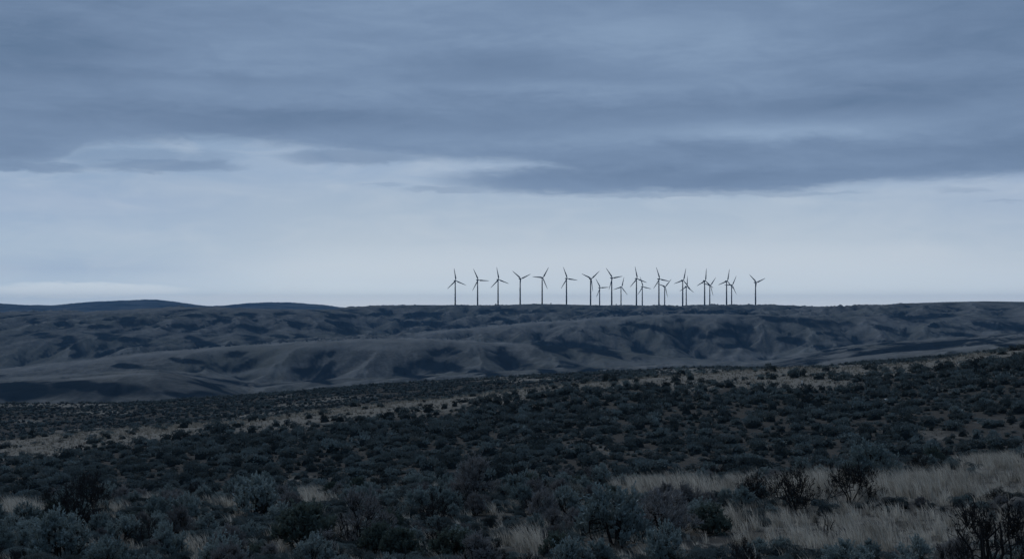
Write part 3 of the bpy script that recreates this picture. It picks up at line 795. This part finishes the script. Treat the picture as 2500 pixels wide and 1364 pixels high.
cx_ = cand[:, 0]*cand[:, 1]; cz_ = height(cx_, cand[:, 1]); cg_ = grassy(cx_, cand[:, 1], cz_, True)
FILL = []
for (u, d), x, z, g in zip(cand, cx_, cz_, cg_):
    if len(items) >= 300: break
    if random.random() < g*1.5-0.12: continue
    px = CX+F*u
    right = sst(np.array(px), 1400, 2100)
    st = random.choices(['leafy', 'twiggy', 'green', 'bare', 'lean'], [0.52, 0.24, 0.08, 0.12, 0.05])[0]
    w = random.uniform(0.52, 1.15)*(0.75 if g > 0.3 else 1.0)
    rr_ = w*0.36
    if any((x-a)**2+(d-b_)**2 < (rr_+c)**2 for a, b_, c in placed): continue
    placed.append((x, d, rr_)); sc = w/STY[st]['kw'].get('W', 1.15)
    o = put_shrub(st, float(x), float(d), float(z)-0.02, sc, random.uniform(0, 6.28), None, random.uniform(0.85, 1.2))
    items.append((o, st, float(x), float(d), float(z), sc, None))

# slope sagebrush: the nearest are things, the rest is one mass
LP = [lump_proto(500+k, 240) for k in range(6)]
LPm = [mb.mesh('sagebrush', m_mass) for mb in LP]
for me in LPm:
    at = me.attributes.new('tint', 'FLOAT', 'POINT'); at.data.foreach_set('value', np.full(len(me.vertices), 0.5, np.float32))
LPd = [(np.array(mb.v), mb.f, mb.core) for mb in LP]
LPn = [(np.array(mb.v), mb.f, mb.core) for mb in (lump_proto(800+k, 1100, True, 1.2, 0.9, 0.026, 0.11) for k in range(6))]
LPf = [(np.array(mb.v), mb.f, mb.core) for mb in (lump_proto(600+k, 110, True, 1.25, 0.85, 0.12, 0.2) for k in range(5))]
LPt = [(np.array(mb.v), mb.f, mb.core) for mb in (lump_proto(700+k, 26, True, 1.4, 0.9, 0.22, 0.3) for k in range(5))]
def fsize(fs): return np.array([len(f) for f in fs]), np.concatenate([np.array(f) for f in fs])
pool = []
def scatter(n, d0, d1, umax, mind, thin, srad):
    """dart throwing on a coarse hash grid"""
    d = np.sqrt(rng.uniform(d0*d0, d1*d1, n)); x = rng.uniform(-1, 1, n)*(umax*d+9); z = height(x, d); g = grassy(x, d, z)
    clump = fbm(x/14, d/10, 91, 4)
    keep = rng.uniform(0, 1, n) > np.clip(g*thin-clump*0.65*(1-0.6*g)+0.10, 0.0, 0.97)
    x, d, z, g = x[keep], d[keep], z[keep], g[keep]
    grid = {}; out = []
    for i in range(len(x)):
        s = srad*(0.42+1.25*rng.random()**2.0)
        c = (int(x[i]//mind), int(d[i]//mind)); bad = False
        for ax in (-1, 0, 1):
            for ay in (-1, 0, 1):
                for (qx, qy, qs) in grid.get((c[0]+ax, c[1]+ay), ()):
                    if (qx-x[i])**2+(qy-d[i])**2 < (0.345*(s+qs))**2: bad = True
        if bad: continue
        grid.setdefault(c, []).append((x[i], d[i], s)); out.append((x[i], d[i], z[i], s))
    return out
near = scatter(33000, 88, 255, 0.40, 2.2, 1.22, 1.15)
far = scatter(52000, 300, 690, 0.42, 2.0, 0.75, 1.05)
near.sort(key=lambda t: t[1])
# those that can be seen: above the knoll line
vis = []
for t in near:
    px, py = project(t[0], t[1], t[2]+0.5*t[3])
    if -20 < px < 2520 and py < np.interp(px, PXG, L1)-4: vis.append(t)
N_IND = max(0, 300-len(items))
ind = set(id(t) for t in vis[:N_IND])
for t in vis[:N_IND]:
    o = bpy.data.objects.new('sagebrush', LPm[random.randrange(len(LPm))]); COL.objects.link(o)
    s = t[3]/1.2; o.location = (t[0], t[1], t[2]-0.03); o.rotation_euler = (0, 0, random.uniform(0, 6.28)); o.scale = (s, s*random.uniform(.85, 1.15), s*random.uniform(.8, 1.1))
    tag(o, None, 'shrub', 'shrubs at the foot of the far slope'); items.append((o, 'lump', t[0], t[1], t[2], s, None))
VV, LL, SS, TT = [], [], [], []; vb = 0; lb = 0
cache = {}
def add_mass(t, protos, key):
    global vb, lb
    k = int(rng.integers(len(protos))); V, fs, nc = protos[k]
    if (key, k) not in cache: cache[(key, k)] = fsize(fs)
    n, lo = cache[(key, k)]; a = rng.uniform(0, 6.28); s = t[3]/1.2; c, si = math.cos(a), math.sin(a)
    sx_, sz_ = s*rng.uniform(0.85, 1.2), s*rng.uniform(0.62, 1.15); st_ = rng.uniform(0.75, 1.5)
    W = np.empty_like(V); W[:, 0] = (V[:, 0]*st_*c-V[:, 1]*si)*sx_+t[0]; W[:, 1] = (V[:, 0]*st_*si+V[:, 1]*c)*sx_+t[1]; W[:, 2] = V[:, 2]*sz_+t[2]-0.04
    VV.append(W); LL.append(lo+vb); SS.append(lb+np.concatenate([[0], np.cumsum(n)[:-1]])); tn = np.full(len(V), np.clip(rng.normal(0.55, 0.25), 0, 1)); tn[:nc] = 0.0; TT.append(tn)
    vb += len(V); lb += len(lo)
for t in near:
    if id(t) in ind: continue
    add_mass(t, LPd if t[1] < 145 else LPf, 'd' if t[1] < 145 else 'f')
for t in far: add_mass(t, LPt, 't')
d_ = np.sqrt(rng.uniform(26.5**2, 76**2, 15000)); x_ = rng.uniform(-1, 1, 15000)*(0.38*d_+10); z_ = height(x_, d_); g_ = grassy(x_, d_, z_, True); nf = 0
for x, d, z, g in zip(x_, d_, z_, g_):      # the small brush that fills the gaps of the near thicket
    if rng.random() < g*1.5-0.05: continue
    w = rng.uniform(0.28, 0.66) if abs(x) < 0.39*d else rng.uniform(0.5, 1.25)
    if any((x-a)**2+(d-b_)**2 < (w*0.3+c*0.85)**2 for a, b_, c in placed): continue
    placed.append((x, d, w*0.36)); add_mass((x, d, z, w), LPn, 'n'); nf += 1
print('fillers', nf)
me = np_mesh('sagebrush_cover', np.vstack(VV), np.concatenate(LL), np.concatenate(SS), False, {'tint': np.concatenate(TT)})
me.materials.append(m_mass)
tag(link('sagebrush_cover', me), 'dense dark sagebrush covering the slopes beyond the near thicket', 'sagebrush', None, 'stuff')
print('counts', len(items), len(near), len(far), vb)

# labels for the shrubs that have none: what it looks like and where it stands in the photo
used = set()
for o, st, x, y, z, s, lab in items:
    if lab: continue
    px, py = project(np.array(x), np.array(y), np.array(z+0.45*s)); pc = float(px)/25.0; pr = (1364-float(py))/13.64
    look = LOOK.get(st, 'low rounded sagebrush')
    for dec in (0, 1):
        a = f'{look}, {pc:.{dec}f}% across from left, {pr:.{dec}f}% up from bottom'
        if pc < 0 or pc > 100: a = f'{look}, cut by the {"left" if pc < 0 else "right"} edge, {pr:.{dec}f}% up from bottom'
        elif pr < 0.5: a = f'{look}, cut by the bottom edge, {pc:.{dec}f}% across from left'
        if a not in used: break
    used.add(a); o['label'] = a

# ------------------------------------------------------------------ grass
GV, GT = [], []
G_TALL = [(2000, 1200, 140, 26, .6), (2270, 1200, 200, 30, .7), (1650, 1205, 180, 22, .5), (2460, 1170, 90, 26, .3), (2130, 1340, 90, 24, .7), (480, 1355, 70, 20, .2), (1300, 1345, 80, 20, .9), (1800, 1290, 60, 26, .6)]
def blades(n, d0, d1, umax, hmin, hmax, wid, thr, tuft, base_p=0.0, pale=1.0):
    """bunches of curved straw blades leaning with the wind, where the ground is grassy"""
    m = n//tuft
    d = np.sqrt(rng.uniform(d0*d0, d1*d1, m)); x = rng.uniform(-1, 1, m)*((umax-0.04)*d+9); z = height(x, d); g = grassy(x, d, z)
    k = rng.uniform(0, 1, m) < np.clip((g-thr)*2.2, base_p, 1)
    x, d, g = x[k], d[k], g[k]
    sc = rng.uniform(0.6, 1.25, len(x))*(0.65+0.45*g); tn = rng.uniform(0.05, 0.90, len(x))
    px_, py_ = project(x, d, height(x, d)); tall = np.repeat(1+0.85*ell(px_, py_, G_TALL), tuft)
    x = np.repeat(x, tuft); d = np.repeat(d, tuft); sc = np.repeat(sc, tuft); tn = np.repeat(tn, tuft)
    N = len(x); a = rng.uniform(0, 6.283, N); rad = np.abs(rng.normal(0, 0.10, N))*sc
    bx = x+np.cos(a)*rad; by = d+np.sin(a)*rad; bz = height(bx, by, True)-0.03
    h = rng.uniform(hmin, hmax, N)*sc*tall; lx = np.cos(a)*rng.uniform(0.05, 0.4, N)*h-0.34*h; ly = np.sin(a)*rng.uniform(0.05, 0.4, N)*h
    t = rng.uniform(0, 6.283, N); wx = np.cos(t)*wid*0.5; wy = np.sin(t)*wid*0.5
    P = np.empty((N, 5, 3))
    P[:, 0] = np.stack([bx-wx, by-wy, bz], 1); P[:, 1] = np.stack([bx+wx, by+wy, bz], 1)
    mx_, my_, mz_ = bx+lx*0.35, by+ly*0.35, bz+h*0.58
    P[:, 2] = np.stack([mx_+wx*.7, my_+wy*.7, mz_], 1); P[:, 3] = np.stack([mx_-wx*.7, my_-wy*.7, mz_], 1)
    P[:, 4] = np.stack([bx+lx, by+ly, bz+h], 1)
    GV.append(P.reshape(-1, 3)); GT.append(np.repeat(np.clip(tn*pale+rng.normal(0, 0.13, N), 0, 1), 5))
blades(600000, 28, 76, 0.42, 0.22, 0.60, 0.016, 0.12, 24, 0.11)
blades(330000, 27, 70, 0.42, 0.05, 0.20, 0.016, 0.12, 14, 0.22)
blades(200000, 92, 250, 0.42, 0.12, 0.30, 0.05, 0.10, 10, 0.30, 0.16)
blades(120000, 95, 250, 0.42, 0.22, 0.50, 0.05, 0.25, 16, 0.0, 0.45)
V = np.vstack(GV); nb = len(V)//5; b0 = (np.arange(nb)*5)[:, None]
loops = (b0+np.array([[0, 1, 2, 3, 3, 2, 4]])).ravel(); st_ = (np.arange(nb)[:, None]*7+np.array([[0, 4]])).ravel()
me = np_mesh('dry_grass', V, loops, st_, False, {'tint': np.concatenate(GT)}); me.materials.append(m_grass)
tag(link('dry_grass', me), 'pale dry bunchgrass between the shrubs and along the crest', 'grass', None, 'stuff')
print('blades', nb)

# ------------------------------------------------------------------ small things in the grass
def rock(px, py, wpx, hf, mat, lab, seed, cat='rock', d0=30.0, d1=75.0, name='rock', sink=0.25):
    random.seed(seed); x, y, z = ground_at(px, py, d0, d1); w = wpx/F*y
    import bmesh
    bm = bmesh.new(); bmesh.ops.create_icosphere(bm, subdivisions=3, radius=0.5)
    o3 = rv(5)
    for v in bm.verts:
        n = v.co.normalized(); q = np.array([n.x*1.7+o3.x]); q2 = np.array([n.y*1.7+n.z*1.3+o3.y])
        k = 1+0.22*float(gn(q, q2, seed)[0])+0.10*float(gn(q*3, q2*3, seed+1)[0])
        v.co = Vector((n.x*0.5*k, n.y*0.42*k, n.z*0.5*hf*k))
    me = bpy.data.meshes.new(name); bm.to_mesh(me); bm.free(); me.materials.append(mat)
    me.polygons.foreach_set('use_smooth', [True]*len(me.polygons))
    o = link(name, me); o.scale = (w, w, w); o.location = (x, y, z+w*hf*(0.5-sink)); o.rotation_euler = (0, 0, random.uniform(0, 6.28))
    return tag(o, lab, cat)
rock(2485, 1262, 80, 0.8, m_rock, 'rounded grey boulder half hidden at the right edge of the grass', 1)
for i, (px, py, w, hf, lab) in enumerate([(2340, 1224, 26, .6, 'leftmost dark stone of the low rocky bank right of the tall grass'), (2366, 1220, 34, .7, 'largest dark stone of the low rocky bank'),
        (2394, 1223, 30, .6, 'dark stone at the middle of the low rocky bank'), (2420, 1230, 24, .6, 'rightmost dark stone of the low rocky bank'), (2170, 1232, 44, .6, 'dark stone in the grass just right of the forked sagebrush'),
        (2200, 1238, 36, .45, 'flat dark stone in the grass beside the dark one'), (2300, 1246, 16, .8, 'small dark stone alone in short grass')]):
    rock(px, py, w, hf, m_drock, lab, 20+i)
rock(2163, 979, 9, 0.7, m_white, 'small white stone shining on the dark sagebrush slope', 40, 'stone', 88, 240, 'stone', 0.0)
rock(1277, 1037, 7, 0.7, m_rock, 'small grey stone on the sagebrush slope near the centre', 41, 'stone', 88, 240, 'stone', 0.0)

def sticks(name, pts, rad, mat, lab, cat):
    m = MB(); m.tube(pts, rad, 6); o = link(name, m.mesh(name, mat, True)); return tag(o, lab, cat)
x, y, z = ground_at(1958, 952, 100, 240)
m = MB(); m.tube([(0, 0, -0.2), (0.01, 0, 0.5), (0.0, 0, 1.05)], [0.045, 0.042, 0.038], 7); m.lathe([(0.06, 1.0), (0.06, 1.1), (0.02, 1.14)], 8)
o = link('marker_post', m.mesh('marker_post', m_white, True)); o.location = (x, y, z); tag(o, 'thin white post standing on the sagebrush slope', 'post')
x, y, z = ground_at(1450, 1358)
m = MB(); m.tube([(-0.62, 0.1, 0.02), (-0.3, 0.03, 0.09), (0.0, 0, 0.12), (0.3, -0.02, 0.17), (0.55, -0.03, 0.19)], [0.012, 0.022, 0.026, 0.022, 0.008], 7)
m.tube([(0.0, 0, 0.12), (0.15, 0.12, 0.24)], [0.014, 0.006], 5)
o = link('fallen_branch', m.mesh('fallen_branch', m_rock, True)); o.location = (x, y, z); tag(o, 'bleached fallen branch lying in the grass at the bottom centre', 'branch')

# white flower stalk
x, y, z = ground_at(920, 1330); y -= 0.4
root = bpy.data.objects.new('flower_stalk', None); COL.objects.link(root); root.location = (x, y, z)
st = MB(); hd = MB(); random.seed(5)
top = (1330-1255)/F*y
st.tube([(0.12, 0, -0.05), (0.04, 0, top*0.4), (-0.02, 0, top*0.75), (0.02, 0, top)], [0.01, 0.008, 0.006, 0.004], 5)
for k, (dx, t) in enumerate(((0.03, 1.0), (-0.04, .86), (0.04, .80), (-0.07, .70), (-0.10, .62), (0.09, .44), (0.14, .40))):
    c = Vector((dx, 0, top*t)); st.tube([(0.0, 0, top*t-0.12), tuple(c)], [0.005, 0.004], 4)
    for j in range(40): hd.leaf(c+rv(0.012), rv(), 0.032, 0.022)
link('stem', st.mesh('stem', m_wood), root); link('flower_head', hd.mesh('flower_head', m_white), root)
tag(root, 'flower stalk with small white heads in dark sagebrush, left of centre', 'flower')

# ------------------------------------------------------------------ haze
zmin = 0.0
for o in (ground, hills, mountains):
    q = np.empty(len(o.data.vertices)*3, np.float32); o.data.vertices.foreach_get('co', q); zmin = min(zmin, float(q[2::3].min()))
zmin -= 1.0
hb = MB(); L = 21000.0; T = 150.0
hb.v = [(-L, -L, zmin), (L, -L, zmin), (L, L, zmin), (-L, L, zmin), (-L, -L, T), (L, -L, T), (L, L, T), (-L, L, T)]
hb.f = [(3, 2, 1, 0), (4, 5, 6, 7), (0, 1, 5, 4), (1, 2, 6, 5), (2, 3, 7, 6), (3, 0, 4, 7)]
m_haze = bpy.data.materials.new('evening_haze'); m_haze.use_nodes = True; ht = m_haze.node_tree; ht.nodes.clear()
pv = ht.nodes.new('ShaderNodeVolumePrincipled'); pv.inputs['Color'].default_value = (0.26, 0.58, 1.0, 1); pv.inputs['Density'].default_value = 2.9e-5; pv.inputs['Anisotropy'].default_value = 0.0
ho = ht.nodes.new('ShaderNodeOutputMaterial'); ht.links.new(pv.outputs[0], ho.inputs['Volume'])
haze = link('haze', hb.mesh('haze', m_haze)); haze['kind'] = 'stuff'
